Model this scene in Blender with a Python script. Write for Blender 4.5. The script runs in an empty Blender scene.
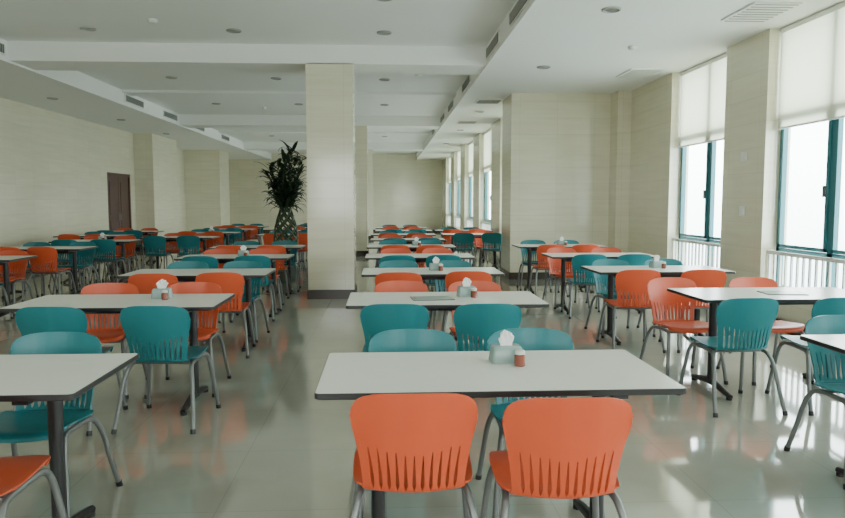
import bpy, bmesh, math, random
from mathutils import Vector, Matrix
random.seed(7)
scene = bpy.context.scene
col = scene.collection

# ---------------------------------------------------------------- materials
def new_mat(name):
    m = bpy.data.materials.new(name); m.use_nodes = True
    nt = m.node_tree
    return m, nt, nt.nodes["Principled BSDF"]

def simple(name, c, rough=0.5, metal=0.0, spec=0.5, noise=0.04, scale=30, coat=0.0):
    m, nt, b = new_mat(name)
    n = nt.nodes.new("ShaderNodeTexNoise"); n.inputs["Scale"].default_value = scale
    tc = nt.nodes.new("ShaderNodeTexCoord"); nt.links.new(tc.outputs["Object"], n.inputs["Vector"])
    mx = nt.nodes.new("ShaderNodeMix"); mx.data_type = 'RGBA'
    mx.inputs[6].default_value = tuple(max(0, v*(1-noise)) for v in c)+(1,)
    mx.inputs[7].default_value = tuple(min(1, v*(1+noise)) for v in c)+(1,)
    nt.links.new(n.outputs["Fac"], mx.inputs[0]); nt.links.new(mx.outputs[2], b.inputs["Base Color"])
    b.inputs["Roughness"].default_value = rough
    b.inputs["Metallic"].default_value = metal
    b.inputs["Specular IOR Level"].default_value = spec
    b.inputs["Coat Weight"].default_value = coat
    return m

def math_node(nt, op, a, b=None):
    n = nt.nodes.new("ShaderNodeMath"); n.operation = op
    for i, v in enumerate((a, b)):
        if v is None: continue
        if isinstance(v, (int, float)): n.inputs[i].default_value = v
        else: nt.links.new(v, n.inputs[i])
    return n.outputs[0]

def wall_mat():
    m, nt, b = new_mat("beige_stone_tile")
    g = nt.nodes.new("ShaderNodeNewGeometry")
    s = nt.nodes.new("ShaderNodeSeparateXYZ"); nt.links.new(g.outputs["Position"], s.inputs[0])
    u = math_node(nt, 'ADD', s.outputs[0], s.outputs[1])
    c = nt.nodes.new("ShaderNodeCombineXYZ"); nt.links.new(u, c.inputs[0]); nt.links.new(s.outputs[2], c.inputs[1])
    br = nt.nodes.new("ShaderNodeTexBrick"); nt.links.new(c.outputs[0], br.inputs["Vector"])
    br.inputs["Scale"].default_value = 1.0
    br.offset = 0.0
    br.inputs["Brick Width"].default_value = 0.7
    br.inputs["Row Height"].default_value = 0.30
    br.inputs["Mortar Size"].default_value = 0.0025
    br.inputs["Color1"].default_value = (0.755, 0.715, 0.565, 1)
    br.inputs["Color2"].default_value = (0.72, 0.68, 0.53, 1)
    br.inputs["Mortar"].default_value = (0.60, 0.56, 0.44, 1)
    c2 = nt.nodes.new("ShaderNodeCombineXYZ")
    nt.links.new(math_node(nt, 'MULTIPLY', u, 1.2), c2.inputs[0])
    nt.links.new(math_node(nt, 'MULTIPLY', s.outputs[2], 14.0), c2.inputs[1])
    nz = nt.nodes.new("ShaderNodeTexNoise"); nz.inputs["Scale"].default_value = 1.0; nz.inputs["Detail"].default_value = 4
    nt.links.new(c2.outputs[0], nz.inputs["Vector"])
    rp = nt.nodes.new("ShaderNodeValToRGB")
    rp.color_ramp.elements[0].position = 0.3; rp.color_ramp.elements[0].color = (0.93, 0.92, 0.90, 1)
    rp.color_ramp.elements[1].position = 0.65; rp.color_ramp.elements[1].color = (1, 1, 1, 1)
    nt.links.new(nz.outputs["Fac"], rp.inputs[0])
    mx = nt.nodes.new("ShaderNodeMix"); mx.data_type = 'RGBA'; mx.blend_type = 'MULTIPLY'; mx.inputs[0].default_value = 1
    nt.links.new(br.outputs["Color"], mx.inputs[6]); nt.links.new(rp.outputs[0], mx.inputs[7])
    nt.links.new(mx.outputs[2], b.inputs["Base Color"])
    b.inputs["Roughness"].default_value = 0.12
    return m

def floor_mat():
    m, nt, b = new_mat("polished_cream_floor_tile")
    g = nt.nodes.new("ShaderNodeNewGeometry")
    br = nt.nodes.new("ShaderNodeTexBrick"); nt.links.new(g.outputs["Position"], br.inputs["Vector"])
    br.offset = 0.0
    br.inputs["Scale"].default_value = 1.0
    br.inputs["Brick Width"].default_value = 0.8
    br.inputs["Row Height"].default_value = 0.8
    br.inputs["Mortar Size"].default_value = 0.002
    br.inputs["Color1"].default_value = (0.40, 0.395, 0.335, 1)
    br.inputs["Color2"].default_value = (0.385, 0.38, 0.32, 1)
    br.inputs["Mortar"].default_value = (0.30, 0.295, 0.25, 1)
    nz = nt.nodes.new("ShaderNodeTexNoise"); nz.inputs["Scale"].default_value = 2.5; nz.inputs["Detail"].default_value = 6
    nz.inputs["Distortion"].default_value = 0.8
    nt.links.new(g.outputs["Position"], nz.inputs["Vector"])
    rp = nt.nodes.new("ShaderNodeValToRGB")
    rp.color_ramp.elements[0].position = 0.3; rp.color_ramp.elements[0].color = (0.93, 0.92, 0.90, 1)
    rp.color_ramp.elements[1].position = 0.65; rp.color_ramp.elements[1].color = (1, 1, 1, 1)
    nt.links.new(nz.outputs["Fac"], rp.inputs[0])
    mx = nt.nodes.new("ShaderNodeMix"); mx.data_type = 'RGBA'; mx.blend_type = 'MULTIPLY'; mx.inputs[0].default_value = 1
    nt.links.new(br.outputs["Color"], mx.inputs[6]); nt.links.new(rp.outputs[0], mx.inputs[7])
    nt.links.new(mx.outputs[2], b.inputs["Base Color"])
    b.inputs["Roughness"].default_value = 0.065
    b.inputs["IOR"].default_value = 2.6
    return m

def glass_mat():
    m = bpy.data.materials.new("window_glass"); m.use_nodes = True; nt = m.node_tree; nt.nodes.clear()
    o = nt.nodes.new("ShaderNodeOutputMaterial"); t = nt.nodes.new("ShaderNodeBsdfTransparent")
    t.inputs[0].default_value = (0.88, 0.97, 0.98, 1)
    gl = nt.nodes.new("ShaderNodeBsdfGlossy"); gl.inputs["Roughness"].default_value = 0.02
    mx = nt.nodes.new("ShaderNodeMixShader"); mx.inputs[0].default_value = 0.06
    nt.links.new(t.outputs[0], mx.inputs[1]); nt.links.new(gl.outputs[0], mx.inputs[2]); nt.links.new(mx.outputs[0], o.inputs[0])
    return m

def blind_mat():
    m = bpy.data.materials.new("translucent_blind_fabric"); m.use_nodes = True; nt = m.node_tree; nt.nodes.clear()
    o = nt.nodes.new("ShaderNodeOutputMaterial"); d = nt.nodes.new("ShaderNodeBsdfDiffuse"); t = nt.nodes.new("ShaderNodeBsdfTranslucent")
    tc = nt.nodes.new("ShaderNodeTexCoord"); w = nt.nodes.new("ShaderNodeTexWave"); w.bands_direction = 'Z'
    w.inputs["Scale"].default_value = 60; nt.links.new(tc.outputs["Object"], w.inputs["Vector"])
    r = nt.nodes.new("ShaderNodeValToRGB"); r.color_ramp.elements[0].color = (0.78, 0.75, 0.60, 1); r.color_ramp.elements[1].color = (0.83, 0.80, 0.66, 1)
    nt.links.new(w.outputs["Fac"], r.inputs[0])
    nt.links.new(r.outputs[0], d.inputs[0]); t.inputs[0].default_value = (0.70, 0.665, 0.51, 1)
    mx = nt.nodes.new("ShaderNodeMixShader"); mx.inputs[0].default_value = 0.5
    nt.links.new(d.outputs[0], mx.inputs[1]); nt.links.new(t.outputs[0], mx.inputs[2]); nt.links.new(mx.outputs[0], o.inputs[0])
    return m

M_WALL = wall_mat(); M_FLOOR = floor_mat(); M_GLASS = glass_mat(); M_BLIND = blind_mat()
M_CEIL = simple("white_plaster", (0.86, 0.86, 0.84), 0.85, noise=0.01, scale=2)
M_BASE = simple("dark_brown_stone", (0.05, 0.035, 0.028), 0.25)
M_TEALFR = simple("teal_aluminium", (0.04, 0.17, 0.20), 0.35)
M_WHITE = simple("white_paint", (0.78, 0.78, 0.74), 0.4)
M_ORANGE = simple("orange_plastic", (0.59, 0.088, 0.032), 0.34, noise=0.02, spec=0.4)
M_TEAL = simple("teal_plastic", (0.010, 0.165, 0.190), 0.34, noise=0.02, spec=0.4)
M_LEG = simple("grey_powder_steel", (0.20, 0.21, 0.21), 0.35, metal=0.5)
M_BLACK = simple("black_rubber", (0.015, 0.015, 0.016), 0.4)
M_TOP = simple("white_laminate", (0.77, 0.77, 0.725), 0.25, noise=0.015, scale=8)
M_DOOR = simple("dark_red_wood", (0.07, 0.022, 0.016), 0.35, noise=0.25, scale=6)
M_VENT = simple("vent_aluminium", (0.35, 0.35, 0.33), 0.5)
M_VDARK = simple("vent_dark", (0.05, 0.05, 0.05), 0.7)
M_LAMP = simple("lamp_reflector", (0.30, 0.30, 0.28), 0.3, metal=0.6)
M_TISSUE = simple("tissue_paper", (0.85, 0.85, 0.83), 0.9)
M_BOX = simple("grey_green_plastic", (0.26, 0.36, 0.34), 0.25)
M_JAR = simple("chili_red_jar", (0.22, 0.06, 0.035), 0.15)
M_LID = simple("jar_lid", (0.65, 0.66, 0.62), 0.3)
M_MENU = simple("printed_card", (0.12, 0.13, 0.12), 0.3)
M_LEAF = simple("dark_leaf", (0.014, 0.034, 0.014), 0.5, noise=0.4, scale=4)
M_STEM = simple("bamboo_stem", (0.03, 0.055, 0.022), 0.45, noise=0.3, scale=10)
M_POT = simple("ceramic_pot", (0.10, 0.12, 0.11), 0.2)
M_SOIL = simple("soil", (0.04, 0.028, 0.018), 0.9)

# ---------------------------------------------------------------- mesh builder
class MB:
    def __init__(s): s.v = []; s.f = []; s.m = []; s.mats = []
    def mi(s, mat):
        if mat not in s.mats: s.mats.append(mat)
        return s.mats.index(mat)
    def add(s, vs, fs, mat):
        o = len(s.v); k = s.mi(mat); s.v += [tuple(v) for v in vs]
        for f in fs: s.f.append(tuple(i+o for i in f)); s.m.append(k)
    def box(s, x0, x1, y0, y1, z0, z1, mat):
        vs = [(x, y, z) for z in (z0, z1) for y in (y0, y1) for x in (x0, x1)]
        s.add(vs, [(0,2,3,1), (4,5,7,6), (0,1,5,4), (2,6,7,3), (0,4,6,2), (1,3,7,5)], mat)
    def lathe(s, prof, mat, seg=20, c=(0,0,0)):
        vs = []; fs = []
        for r, z in prof:
            for i in range(seg):
                a = 2*math.pi*i/seg; vs.append((c[0]+r*math.cos(a), c[1]+r*math.sin(a), c[2]+z))
        for j in range(len(prof)-1):
            for i in range(seg):
                a, b = j*seg+i, j*seg+(i+1) % seg
                fs.append((a, b, b+seg, a+seg))
        fs.append(tuple(range(seg))[::-1]); fs.append(tuple((len(prof)-1)*seg+i for i in range(seg)))
        s.add(vs, fs, mat)
    def tube(s, pts, r, mat, seg=10, rr=None):
        pts = [Vector(p) for p in pts]; vs = []; fs = []
        t = (pts[1]-pts[0]).normalized(); n = t.orthogonal().normalized()
        for i, p in enumerate(pts):
            if i == 0: t = (pts[1]-pts[0]).normalized()
            elif i == len(pts)-1: t = (pts[-1]-pts[-2]).normalized()
            else: t = (pts[i+1]-pts[i-1]).normalized()
            n = (n-t*n.dot(t)).normalized(); b = t.cross(n)
            R = rr[i] if rr else r
            for k in range(seg):
                a = 2*math.pi*k/seg; vs.append(p+(n*math.cos(a)+b*math.sin(a))*R)
        for j in range(len(pts)-1):
            for k in range(seg):
                a, b2 = j*seg+k, j*seg+(k+1) % seg
                fs.append((a, b2, b2+seg, a+seg))
        fs.append(tuple(range(seg))[::-1]); fs.append(tuple((len(pts)-1)*seg+k for k in range(seg)))
        s.add(vs, fs, mat)
    def mesh(s, name, smooth=None, bevel=0):
        me = bpy.data.meshes.new(name); me.from_pydata(s.v, [], s.f)
        for m in s.mats: me.materials.append(m)
        me.polygons.foreach_set("material_index", s.m)
        bm = bmesh.new(); bm.from_mesh(me)
        bmesh.ops.recalc_face_normals(bm, faces=bm.faces)
        if bevel: bmesh.ops.bevel(bm, geom=list(bm.edges), offset=bevel, segments=2, affect='EDGES', profile=0.5)
        if smooth is not None:
            for f in bm.faces: f.smooth = True
            for e in bm.edges:
                if len(e.link_faces) != 2 or e.calc_face_angle(0) > smooth: e.smooth = False
        bm.to_mesh(me); bm.free(); me.update()
        return me
    def obj(s, name, loc=(0,0,0), smooth=None, bevel=0):
        return place(s.mesh(name, smooth, bevel), name, loc)

def place(me, name, loc=(0,0,0), rz=0.0):
    o = bpy.data.objects.new(name, me); col.objects.link(o)
    o.location = loc; o.rotation_euler = (0, 0, rz); return o

def catmull(pts, n):
    out = []; P = [pts[0]]+list(pts)+[pts[-1]]
    for i in range(1, len(P)-2):
        for k in range(n):
            t = k/n
            out.append(tuple(0.5*((2*b)+(-a+c)*t+(2*a-5*b+4*c-d)*t*t+(-a+3*b-3*c+d)*t**3)
                             for a, b, c, d in zip(P[i-1], P[i], P[i+1], P[i+2])))
    out.append(tuple(pts[-1])); return out

# ---------------------------------------------------------------- room shell
HL, HU = 3.45, 3.73
YB, YF = -3.0, 33.5
b = MB(); b.box(-8.2, 5.0, YB-0.3, YF+0.3, -0.2, 0, M_FLOOR); b.obj("floor")
b = MB()
b.box(-8.2, -5.35, YB-0.3, YF+0.3, HL, 4.0, M_CEIL)
b.box(1.5, 5.0, YB-0.3, YF+0.3, HL, 4.0, M_CEIL)
b.box(-5.35, 1.5, YB-0.3, YF+0.3, HU, 4.0, M_CEIL)
for y0 in (2.2, 10.4, 18.7, 27.0): b.box(-5.35, 1.5, y0, y0+0.75, HL+0.01, HU, M_CEIL)
for y0 in (6.4, 14.7, 23.0, 30.5): b.box(-5.35, 1.5, y0, y0+0.5, HU-0.05, HU, M_CEIL)
b.obj("ceiling")
b = MB()
for x in (-5.35, 1.5):
    b.box(x-0.012, x+0.012, YB, YF, HL-0.02, HL+0.02, M_CEIL)
b.obj("trim_1")

WR = [(-2.0,-0.25), (0.75,2.49), (3.5,5.24), (6.25,7.99), (9.0,10.73)]
WF = [(14.4,16.6), (18.0,20.3), (21.7,24.0), (25.4,27.7), (29.1,31.4)]
SILL = 0.42
def window_wall(name, X, y0, y1, wins):
    b = MB(); y = y0
    for a, c in wins:
        b.box(X, X+0.3, y, a, 0, HL, M_WALL)
        b.box(X+0.04, X+0.3, a, c, 0, SILL, M_WALL)
        y = c
    b.box(X, X+0.3, y, y1, 0, HL, M_WALL)
    b.obj(name)
window_wall("wall_right", 4.45, YB, 12.5, WR)
window_wall("wall_right_rear", 2.75, 13.9, YF, WF)
b = MB(); b.box(4.2, 4.75, 12.5, 12.9, 0, HL, M_WALL); b.box(2.34, 4.75, 12.9, 13.9, 0, HL, M_WALL); b.obj("wall_pier")
DY0, DY1, DZ = 18.95, 20.65, 2.24
for bb in ((-7.65, -7.35, YB, DY0, 0, HL), (-7.65, -7.35, DY1, 21.0, 0, HL), (-7.65, -7.35, DY0, DY1, DZ, HL), (-8.0, -7.7, 21.0, YF, 0, HL)):
    b = MB(); b.box(*bb, M_WALL); b.obj("wall_left")
b = MB(); b.box(-7.7, -6.81, 21.0, 23.4, 0, HL, M_WALL); b.obj("wall_pier")
b = MB(); b.box(-7.7, -6.37, 27.4, 29.0, 0, HL, M_WALL); b.obj("wall_pier")
b = MB(); b.box(-8.2, 3.05, YF, YF+0.3, 0, HU, M_WALL); b.obj("wall_back")
b = MB(); y0, y1 = YB-0.3, YB
WB_FILL = [(-6.0,-4.5), (-2.4,-0.9), (1.3,2.8)]  # made-up windows behind the camera, added as frontal fill light
x = -7.65
for a, c in WB_FILL:
    b.box(x, a, y0, y1, 0, HU, M_WALL); b.box(a, c, y0, y1, 0, 0.9, M_WALL); b.box(a, c, y0, y1, 3.0, HU, M_WALL); x = c
b.box(x, 4.75, y0, y1, 0, HU, M_WALL); b.obj("wall_front")

for y0 in (10.4, 18.7, 27.0):
    b = MB(); b.box(-1.15, -0.465, y0, y0+0.7, 0, HL+0.02, M_WALL)
    b.box(-1.165, -0.45, y0-0.015, y0+0.715, 0, 0.14, M_BASE)
    b.obj("pillar")
b = MB(); b.box(-7.35, -7.33, YB, 18.9, 0, 0.13, M_BASE); b.box(-7.35, -7.33, 20.75, 21.0, 0, 0.13, M_BASE)
b.box(-7.35, -6.79, 20.98, 21.0, 0, 0.13, M_BASE); b.box(-6.81, -6.79, 21.0, 23.4, 0, 0.13, M_BASE)
b.box(-7.7, -6.35, 27.38, 27.4, 0, 0.13, M_BASE); b.box(-6.37, -6.35, 27.4, 29, 0, 0.13, M_BASE)
b.obj("baseboard_left")
b = MB(); b.box(2.32, 4.2, 12.88, 12.9, 0, 0.13, M_BASE); b.box(2.32, 2.34, 12.9, 13.9, 0, 0.13, M_BASE)
b.box(4.2, 4.45, 12.48, 12.5, 0, 0.13, M_BASE); b.box(4.43, 4.45, YB, 12.48, 0, 0.13, M_BASE)
b.box(2.73, 2.75, 13.9, YF, 0, 0.13, M_BASE); b.obj("baseboard_right")
b = MB(); b.box(-7.7, 2.73, YF-0.02, YF, 0, 0.13, M_BASE); b.obj("baseboard_back")

def make_window(n, X, a, c):
    W = c-a; b = MB(); x0, x1 = X+0.18, X+0.24; t = 0.055
    def fr(ya, yb, za, zb): b.box(x0, x1, ya, yb, za, zb, M_TEALFR)
    fr(a, a+t, SILL, HL); fr(c-t, c, SILL, HL)
    mid = a+W*0.43
    fr(mid-0.045, mid+0.045, SILL, HL)
    for z in (SILL, 0.86, 2.42, HL-t): fr(a, c, z, z+t)
    for ya, yb in ((mid+0.045, c-t), (a+t, mid-0.045)):
        xs0, xs1 = x0-0.02, x0
        b.box(xs0, xs1, ya, ya+0.04, 0.92, 2.42, M_TEALFR); b.box(xs0, xs1, yb-0.04, yb, 0.92, 2.42, M_TEALFR)
        b.box(xs0, xs1, ya, yb, 0.92, 0.96, M_TEALFR); b.box(xs0, xs1, ya, yb, 2.38, 2.42, M_TEALFR)
    b.box(xs0-0.03, xs0, mid+0.07, mid+0.09, 1.5, 1.62, M_LEG)
    gx = X+0.21
    b.add([(gx,a,SILL),(gx,c,SILL),(gx,c,HL),(gx,a,HL)], [(0,1,2,3)], M_GLASS)
    b.obj("window_%d" % n)
    b = MB(); xr = X+0.09
    b.box(xr-0.02, xr+0.02, a, c, 0.84, 0.88, M_WHITE); b.box(xr-0.012, xr+0.012, a, c, 0.46, 0.485, M_WHITE)
    k = int(W/0.11)
    for i in range(k+1):
        y = a+0.03+(W-0.06)*i/k
        b.box(xr-0.011, xr+0.011, y-0.011, y+0.011, SILL, 0.85, M_WHITE)
    b.obj("window_railing")
    b = MB(); xb = X+0.13
    zb = 2.30
    b.add([(xb,a+0.02,zb),(xb,c-0.02,zb),(xb,c-0.02,HL-0.03),(xb,a+0.02,HL-0.03)], [(0,1,2,3)], M_BLIND)
    b.tube([(xb, a+0.02, zb), (xb, c-0.02, zb)], 0.013, M_WHITE, 8)
    b.tube([(xb+0.01, a+0.02, HL-0.035), (xb+0.01, c-0.02, HL-0.035)], 0.03, M_WHITE, 10)
    b.tube([(xb-0.03, c-0.06, 1.3), (xb-0.03, c-0.06, HL-0.05)], 0.003, M_WHITE, 5)
    b.obj("roller_blind")
    L = bpy.data.lights.new("window_portal", 'AREA'); L.shape = 'RECTANGLE'; L.size = HL-SILL; L.size_y = W; L.cycles.is_portal = True
    o = bpy.data.objects.new("window_portal_%d" % n, L); col.objects.link(o)
    o.location = (X+0.29, (a+c)/2, (HL+SILL)/2); o.rotation_euler = (0, math.pi/2, 0)
n = 0
for a, c in WR: n += 1; make_window(n, 4.45, a, c)
for a, c in WF: n += 1; make_window(n, 2.75, a, c)
for a, c in WB_FILL:  # frames and portals of the added, unseen fill openings
    n += 1; b = MB(); ya, yb = YB-0.18, YB-0.12
    for xx in (a, (a+c)/2-0.03, c-0.06): b.box(xx, xx+0.06, ya, yb, 0.9, 3.0, M_TEALFR)
    for z in (0.9, 2.3, 2.94): b.box(a, c, ya, yb, z, z+0.06, M_TEALFR)
    b.obj("window_%d" % n)
    L = bpy.data.lights.new("window_portal", 'AREA'); L.shape = 'RECTANGLE'; L.size = c-a; L.size_y = 2.1; L.cycles.is_portal = True
    o = bpy.data.objects.new("window_portal_%d" % n, L); col.objects.link(o)
    o.location = ((a+c)/2, YB-0.29, 1.95); o.rotation_euler = (math.pi/2, 0, 0)

# door set into its opening
b = MB(); X = -7.43
b.box(X, X+0.07, DY0, DY1, 2.16, DZ, M_DOOR); b.box(X, X+0.07, DY0, 19.03, 0, 2.16, M_DOOR); b.box(X, X+0.07, 20.57, DY1, 0, 2.16, M_DOOR)
for ya, yb in ((19.03, 19.795), (19.805, 20.57)):
    b.box(X, X+0.045, ya, yb, 0.005, 2.16, M_DOOR)
    for za, zb in ((0.2, 0.95), (1.1, 2.0)): b.box(X+0.045, X+0.053, ya+0.14, yb-0.14, za, zb, M_DOOR)
b.tube([(X+0.07, 19.74, 0.95), (X+0.07, 19.74, 1.15)], 0.01, M_LEG, 8); b.tube([(X+0.07, 19.86, 0.95), (X+0.07, 19.86, 1.15)], 0.01, M_LEG, 8)
b.obj("door_1")
for z in (1.28, 1.95):
    b = MB(); b.box(4.435, 4.45, 8.40, 8.52, z, z+0.12, M_WHITE); b.box(4.43, 4.435, 8.43, 8.49, z+0.03, z+0.09, M_WHITE); b.obj("wall_switch")

def soffit_vent(x, y, s):
    b = MB(); xa, xb = (x, x+0.02) if s > 0 else (x-0.02, x)
    b.box(xa, xb, y-0.55, y+0.55, 3.51, 3.67, M_WHITE)
    xc, xd = (xb, xb+0.006) if s > 0 else (xa-0.006, xa)
    b.box(xc, xd, y-0.51, y+0.51, 3.53, 3.65, M_VDARK)
    for i in range(24):
        yy = y-0.5+i*1.0/23; xe, xf = (xd, xd+0.006) if s > 0 else (xc-0.006, xc)
        b.box(xe, xf, yy-0.007, yy+0.007, 3.53, 3.65, M_VENT)
    b.obj("air_vent")
for y in (9.75, 15.4, 17.9, 20.6, 23.9): soffit_vent(-5.35, y, 1)
for y in (5.4, 7.8, 9.7, 12.8, 15.8, 18.0, 21.4): soffit_vent(1.5, y, -1)
def grille(x, y, z, w, d):
    b = MB(); b.box(-w/2, w/2, -d/2, d/2, -0.02, 0, M_WHITE)
    k = 8
    for i in range(k):
        yy = -d/2+0.03+(d-0.06)*i/(k-1); b.box(-w/2+0.03, w/2-0.03, yy-0.008, yy+0.008, -0.026, -0.02, M_VENT)
    b.obj("ceiling_grille", (x, y, z))
grille(3.95, 10.8, HL, 0.5, 0.7); grille(3.95, 7.3, HL, 0.5, 0.7); grille(2.06, 13.9, HL, 0.5, 0.5); grille(2.06, 17.5, HL, 0.5, 0.5)
b = MB(); b.lathe([(0.10, 0), (0.10, -0.015), (0.085, -0.02), (0.075, -0.006)], M_VENT, 24); b.lathe([(0.07, -0.004), (0.07, -0.010), (0.02, -0.016)], M_LAMP, 20)
DL = b.mesh("downlight", 0.6)
for y in (4.6, 8.0, 9.6, 13.2, 16.6, 20.2, 24.5, 28.6):
    for x in (-3.9, -2.0, 0.0): place(DL, "downlight", (x+0.0, y, HU))
for y in (4.0, 7.3, 10.4, 15.5, 19.5, 24): place(DL, "downlight", (2.36 if y < 13 else 2.1, y, HL))
for y in (7, 10.5, 14, 17.5, 21): place(DL, "downlight", (-6.4, y, HL))
b = MB(); b.lathe([(0.06, 0), (0.06, -0.02), (0.045, -0.04), (0.0401, -0.045)], M_WHITE, 20)
SD = b.mesh("smoke_detector", 0.6)
for p in ((-2.9, 9.1, HU), (0.6, 12.6, HU), (3.2, 9.0, HL), (-2.9, 17.2, HU)): place(SD, "smoke_detector", p)

# ---------------------------------------------------------------- chair
def make_chair(mat, name):
    prof = [(.228,.414,.200), (.226,.436,.212), (.195,.452,.220), (.10,.450,.224), (0,.442,.224), (-.09,.436,.219), (-.150,.436,.203),
            (-.190,.434,.184), (-.210,.446,.178), (-.219,.480,.180), (-.226,.53,.186), (-.236,.59,.196), (-.246,.655,.208), (-.256,.715,.218), (-.263,.755,.222), (-.268,.785,.222), (-.271,.806,.218)]
    rows = catmull(prof, 5)
    NS = 11; cs = [(-0.80+1.60*i/(NS-1)) for i in range(NS)]
    def slotw(z, y, c):
        z0, z1 = 0.442, 0.585+0.045*abs(c)
        if y > -.204 or z < z0 or z > z1: return 0
        t = (z-z0)/(z1-z0)
        return 0.044*min(1, t*6+0.1)*(1-t)**0.75
    G = []; holes = []
    for (y, z, hw) in rows:
        us = [-1.0, -0.985, -0.95, -0.90, -.87]; hr = []
        for c in cs:
            w = slotw(z, y, c); hr.append(w > 0.004)
            ww = max(w, 0.003); us += [c-ww, c+ww]
        us += [.87, 0.90, 0.95, .985, 1.0]
        k = min(1, max(0, (-y-.14)/.07)); rowv = []
        for u in us:
            drop = 1-math.sqrt(max(0, 1-abs(u)**5))
            yy = y + k*0.05*u*u; zz = z + (1-k)*0.014*u*u
            if z > .62: zz -= (z-.62)/.186*(.062*drop+.008*u*u)
            if y > .05: yy -= (y-.05)/.178*.07*drop
            rowv.append(Vector((u*hw, yy, zz)))
        G.append(rowv); holes.append(hr)
    nr, nc = len(G), len(G[0]); T = 0.0065
    top = [p for r in G for p in r]; bot = []
    for j in range(nr):
        for i in range(nc):
            du = G[j][min(i+1, nc-1)]-G[j][max(i-1, 0)]; dv = G[min(j+1, nr-1)][i]-G[max(j-1, 0)][i]
            bot.append(G[j][i]+du.cross(dv).normalized()*T)
    faces = set()
    for j in range(nr-1):
        for i in range(nc-1):
            if i >= 5 and (i-5) % 2 == 0 and (i-5)//2 < NS:
                s = (i-5)//2
                if holes[j][s] and holes[j+1][s]: continue
            faces.add((j, i))
    fs = []; N = nr*nc
    for (j, i) in sorted(faces):
        a, b_, c, d = j*nc+i, j*nc+i+1, (j+1)*nc+i+1, (j+1)*nc+i
        fs.append((a, b_, c, d)); fs.append((a+N, d+N, c+N, b_+N))
        for (p, q, nb) in ((a, b_, (j-1, i)), (b_, c, (j, i+1)), (c, d, (j+1, i)), (d, a, (j, i-1))):
            if nb not in faces: fs.append((q, p, p+N, q+N))
    B = MB(); B.add(top+bot, fs, mat)
    for s in (-1, 1):
        path = catmull([(s*.245,.25,.012), (s*.228,.215,.20), (s*.210,.18,.36), (s*.197,.14,.410), (s*.192,.05,.416), (s*.19,-.09,.410), (s*.200,-.155,.39), (s*.218,-.20,.31), (s*.234,-.245,.16), (s*.248,-.30,.012)], 5)
        B.tube(path, 0.0140, M_LEG, 10)
        B.tube([(s*.2455,.252,0), (s*.2445,.248,.028)], 0.017, M_BLACK, 10)
        B.tube([(s*.249,-.303,0), (s*.2465,-.296,.028)], 0.017, M_BLACK, 10)
    B.tube([(-.196,.14,.408), (.196,.14,.408)], 0.010, M_LEG, 8)
    B.tube([(-.190,-.10,.408), (.190,-.10,.408)], 0.010, M_LEG, 8)
    return B.mesh(name, 0.75)
CH = {'o': make_chair(M_ORANGE, "dining_chair_orange"), 't': make_chair(M_TEAL, "dining_chair_teal")}

# ---------------------------------------------------------------- table
def make_table():
    B = MB(); w, d, r = .70, .35, .02
    ring = []
    for cx, cy, a0 in ((w-r, d-r, 0), (-w+r, d-r, 90), (-w+r, -d+r, 180), (w-r, -d+r, 270)):
        for k in range(5):
            a = math.radians(a0+k*22.5); ring.append((cx+r*math.cos(a), cy+r*math.sin(a)))
    n = len(ring)
    def lvl(sc, z): return [(x-(sc if x > 0 else -sc), y-(sc if y > 0 else -sc), z) for x, y in ring]
    L = [lvl(.004,.726), lvl(0,.730), lvl(0,.747), lvl(.003,.75)]
    vs = sum(L, []); fs = []
    for j in range(3):
        for i in range(n): fs.append((j*n+i, j*n+(i+1) % n, (j+1)*n+(i+1) % n, (j+1)*n+i))
    fs.append(tuple(range(n))[::-1]); B.add(vs, fs, M_BLACK)
    B.add(L[3], [tuple(range(n))], M_TOP)
    for s in (-1, 1):
        x = s*.47
        B.lathe([(.030,.05), (.030,.69)], M_BLACK, 16, (x, 0, 0))
        B.box(x-.03, x+.03, -.27, .27, .69, .726, M_BLACK)
        pts = catmull([(x,-.31,.025), (x,-.22,.04), (x,-.08,.062), (x,0,.066), (x,.08,.062), (x,.22,.04), (x,.31,.025)], 3)
        B.tube(pts, .025, M_BLACK, 10, [0.018+0.012*(1-abs(p[1])/.31) for p in pts])
        for yy in (-.29, .29): B.lathe([(.022, 0), (.022, .022)], M_BLACK, 12, (x, yy, 0))
    B.box(-.47, .47, -.02, .02, .66, .70, M_BLACK)
    return B.mesh("dining_table", 0.6)
TB = make_table()

# ---------------------------------------------------------------- table-top things
def make_tissue():
    B = MB()
    prof = [(.068,.045,0), (.070,.048,.006), (.064,.042,.064), (.058,.037,.072)]
    vs = []; fs = []
    def rr(a, c, z):
        out = []; r = .012
        for cx, cy, a0 in ((a-r, c-r, 0), (-a+r, c-r, 90), (-a+r, -c+r, 180), (a-r, -c+r, 270)):
            for k in range(4):
                t = math.radians(a0+k*30); out.append((cx+r*math.cos(t), cy+r*math.sin(t), z))
        return out
    for p in prof: vs += rr(*p)
    n = 16
    for j in range(3):
        for i in range(n): fs.append((j*n+i, j*n+(i+1) % n, (j+1)*n+(i+1) % n, (j+1)*n+i))
    fs.append(tuple(range(n))[::-1]); fs.append(tuple(3*n+i for i in range(n)))
    B.add(vs, fs, M_BOX)
    rnd = random.Random(3)
    for off, tilt in ((-.006, -.2), (.006, .28)):
        vs = []; fs = []
        for j in range(6):
            t = j/5
            for i in range(8):
                u = i/7-.5
                tp = .045+.022*math.cos(u*3+off*80)
                vs.append((u*(.05+.012*t)+.01*t*tilt*4, off+.008*math.sin(u*16+j)*t+t*tilt*.05, .070+t*tp+rnd.uniform(-.002,.002)))
        for j in range(5):
            for i in range(7): a = j*8+i; fs.append((a, a+1, a+9, a+8))
        B.add(vs, fs, M_TISSUE)
    return B.mesh("tissue_box", 0.9)
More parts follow.
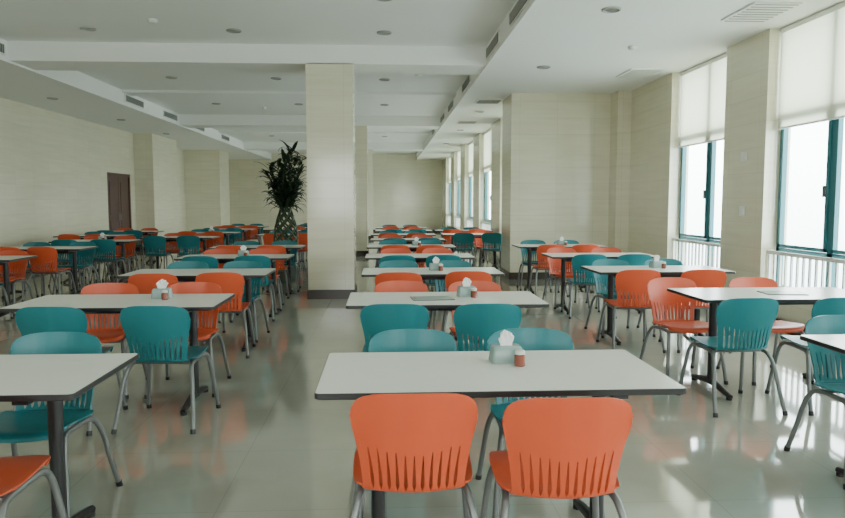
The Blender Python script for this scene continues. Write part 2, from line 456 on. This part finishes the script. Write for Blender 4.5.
TI = make_tissue()
B = MB(); B.lathe([(.020,0), (.024,.004), (.024,.045), (.018,.052)], M_JAR, 18); B.lathe([(.020,.051), (.021,.054), (.021,.066), (.016,.069)], M_LID, 18)
JR = B.mesh("condiment_jar", 0.6)
B = MB(); B.box(-.15,.15,-.10,.10,0,.006, M_MENU); B.box(-.13,.13,-.085,.085,.006,.007, M_BOX)
MN = B.mesh("placemat_menu")

def chair(c, x, y, rz):
    place(CH[c], "dining_chair", (x, y, 0), rz)

def table_set(x, y, near, far, items=1, nx=None, fx=None, ny=None, jit=1.0, ti=(.08, .10)):
    place(TB, "dining_table", (x, y, 0))
    g = lambda a: random.uniform(-a, a)*jit
    nx = nx or [x-.30+g(.04), x+.30+g(.04)]; fx = fx or [x-.30+g(.04), x+.30+g(.04)]
    for i, xx in enumerate(nx):
        yy = (ny[i] if ny else y-.35-.29+g(.05))
        chair(near, xx, yy+.26, g(.10))
    for xx in fx: chair(far, xx, y+.35+.27+g(.05)-.26, math.pi+g(.10))
    if items:
        tx, ty = x+ti[0]+g(.03), y+ti[1]+g(.03)
        place(TI, "tissue_box", (tx, ty, .75), g(.2)+0.15)
        place(JR, "condiment_jar", (tx+.045, ty-.085, .75))

table_set(.437, 2.86, 'o', 't', nx=[.10, .62], ny=[2.31, 2.23], fx=[.13, .73], jit=.3, ti=(.10, .13))
table_set(.43, 5.03, 't', 'o', nx=[.07, .66], fx=[.12, .73], jit=.6, ti=(.16, .10))
place(MN, "placemat_menu", (.34, 5.0, .75), 0.1)
def cols(i):
    return ('o', 't') if i % 2 == 0 else ('t', 'o')
y = 7.05; i = 2
while y < 20:
    table_set(.43+random.uniform(-.04,.04), y, *cols(i), items=(i in (2, 4))); y += 2.03; i += 1
y = 15.2; i = 7
while y < 19:
    table_set(1.95, y, *cols(i), items=0); y += 2.03; i += 1
table_set(-1.84, 2.90, 'o', 't', nx=[-2.10, -1.52], fx=[-2.25, -1.62], jit=.5, ti=(-.02, .02))
table_set(-1.85, 5.02, 't', 'o', nx=[-2.08, -1.44], jit=.6, ti=(.23, .12))
table_set(-1.85, 7.05, *cols(2), items=0); table_set(-1.92, 9.08, *cols(3)); table_set(-2.0, 11.1, *cols(4), items=0)
y = 15.2; i = 6
while y < 22:
    table_set(-2.05, y, *cols(i), items=(i % 3 == 0)); y += 2.03; i += 1
y = 14.2; i = 5
while y < 21:
    table_set(-4.1, y, *cols(i), items=(i % 3 == 0)); y += 2.03; i += 1
i = 3
for y in (9.0, 10.95, 12.95): table_set(-5.25, y, *cols(i), items=(i % 2)); i += 1
i = 4
for y in (14.95, 17.0): table_set(-6.1, y, *cols(i), items=0); i += 1
table_set(2.88, 3.17, 'o', 't', nx=[2.75, 3.3], fx=[2.58, 3.2], jit=.5)
table_set(2.99, 5.17, 't', 'o', nx=[2.46, 3.14], fx=[2.45, 3.15], jit=.6, items=0)
place(MN, "placemat_menu", (3.05, 5.15, .75), -0.1)
table_set(2.84, 7.15, 'o', 't', nx=[2.44, 3.08], jit=.8)
table_set(2.84, 9.1, 't', 'o', items=0)
table_set(2.8, 11.1, 'o', 't')

# ---------------------------------------------------------------- plant
B = MB()
B.lathe([(.14,0), (.17,.02), (.20,.15), (.20,.30), (.185,.36), (.205,.38), (.195,.39), (.175,.37), (.17,.34)], M_POT, 28)
B.lathe([(.172,.33), (.172,.345)], M_SOIL, 24)
def srad(t): return .09+.13*math.sin(math.pi*min(1, t*1.0))*(1-.2*t)
tips = []
for dr in (1, -1):
    for k in range(7):
        a0 = 2*math.pi*k/7; pts = []
        for j in range(25):
            t = j/24; a = a0+dr*t*4.9; r = srad(t); pts.append((r*math.cos(a), r*math.sin(a), .33+t*1.0))
        B.tube(pts, .018, M_STEM, 7); tips.append(pts[-1])
rnd = random.Random(11)
def leaf(o, az, el, ln, w, droop):
    vs = []; fs = []; N = 9; p = Vector(o)
    for j in range(N+1):
        t = j/N; e = el-droop*t*t
        d = Vector((math.cos(az)*math.cos(e), math.sin(az)*math.cos(e), math.sin(e)))
        side = Vector((-math.sin(az), math.cos(az), 0))
        ww = w*math.sin(math.pi*(0.12+0.88*t))**0.7 if t < 1 else 0.0015
        up = side.cross(d)
        vs += [p-side*ww+up*ww*.3, p, p+side*ww+up*ww*.3]; p = p+d*(ln/N)
    for j in range(N):
        a = j*3; fs += [(a, a+1, a+4, a+3), (a+1, a+2, a+5, a+4)]
    B.add(vs, fs, M_LEAF)
for idx, t in enumerate(tips):
    h = .45+.62*((idx*5) % 14)/13
    az = 2*math.pi*idx*0.382; sp = rnd.uniform(.14, .30)
    q = (t[0]+sp*math.cos(az), t[1]+sp*math.sin(az), t[2]+h); B.tube([t, ((t[0]*1.3+q[0])/2.2, (t[1]*1.3+q[1])/2.2, t[2]+h*.5), q], .010, M_STEM, 6)
    for k in range(30):
        s = k/29; o = [t[m]+(q[m]-t[m])*s for m in range(3)]
        leaf(o, rnd.uniform(0, 6.283), rnd.uniform(.1, 1.1), rnd.uniform(.24, .40), rnd.uniform(.022, .036), rnd.uniform(.6, 2.4))
B.obj("lucky_bamboo_plant", (-1.80, 12.75, 0), smooth=0.9)

# ---------------------------------------------------------------- world & camera
w = bpy.data.worlds.new("overcast_sky"); scene.world = w; w.use_nodes = True; nt = w.node_tree
bg = nt.nodes["Background"]
tc = nt.nodes.new("ShaderNodeTexCoord"); sp = nt.nodes.new("ShaderNodeSeparateXYZ"); nt.links.new(tc.outputs["Generated"], sp.inputs[0])
rp = nt.nodes.new("ShaderNodeValToRGB"); rp.color_ramp.elements[0].position = 0.44; rp.color_ramp.elements[0].color = (0.50, 0.58, 0.57, 1)
rp.color_ramp.elements[1].position = 0.53; rp.color_ramp.elements[1].color = (0.95, 1.0, 0.98, 1)
mp = math_node(nt, 'MULTIPLY_ADD', sp.outputs[2], 0.5); mp.node.inputs[2].default_value = 0.5
nt.links.new(mp, rp.inputs[0]); nt.links.new(rp.outputs[0], bg.inputs[0]); bg.inputs[1].default_value = 9.0

cam = bpy.data.cameras.new("camera"); co = bpy.data.objects.new("camera", cam); col.objects.link(co)
cam.sensor_width = 36; cam.lens = 36*695/845; cam.clip_end = 200; cam.clip_start = 0.05
co.location = (0, 0, 1.45)
co.rotation_euler = (math.radians(90-4.69), 0, math.radians(-3.08))
scene.camera = co
scene.cycles.diffuse_bounces = 8
scene.view_settings.view_transform = 'AgX'
scene.view_settings.look = 'AgX - Base Contrast'
scene.view_settings.exposure = 0.75
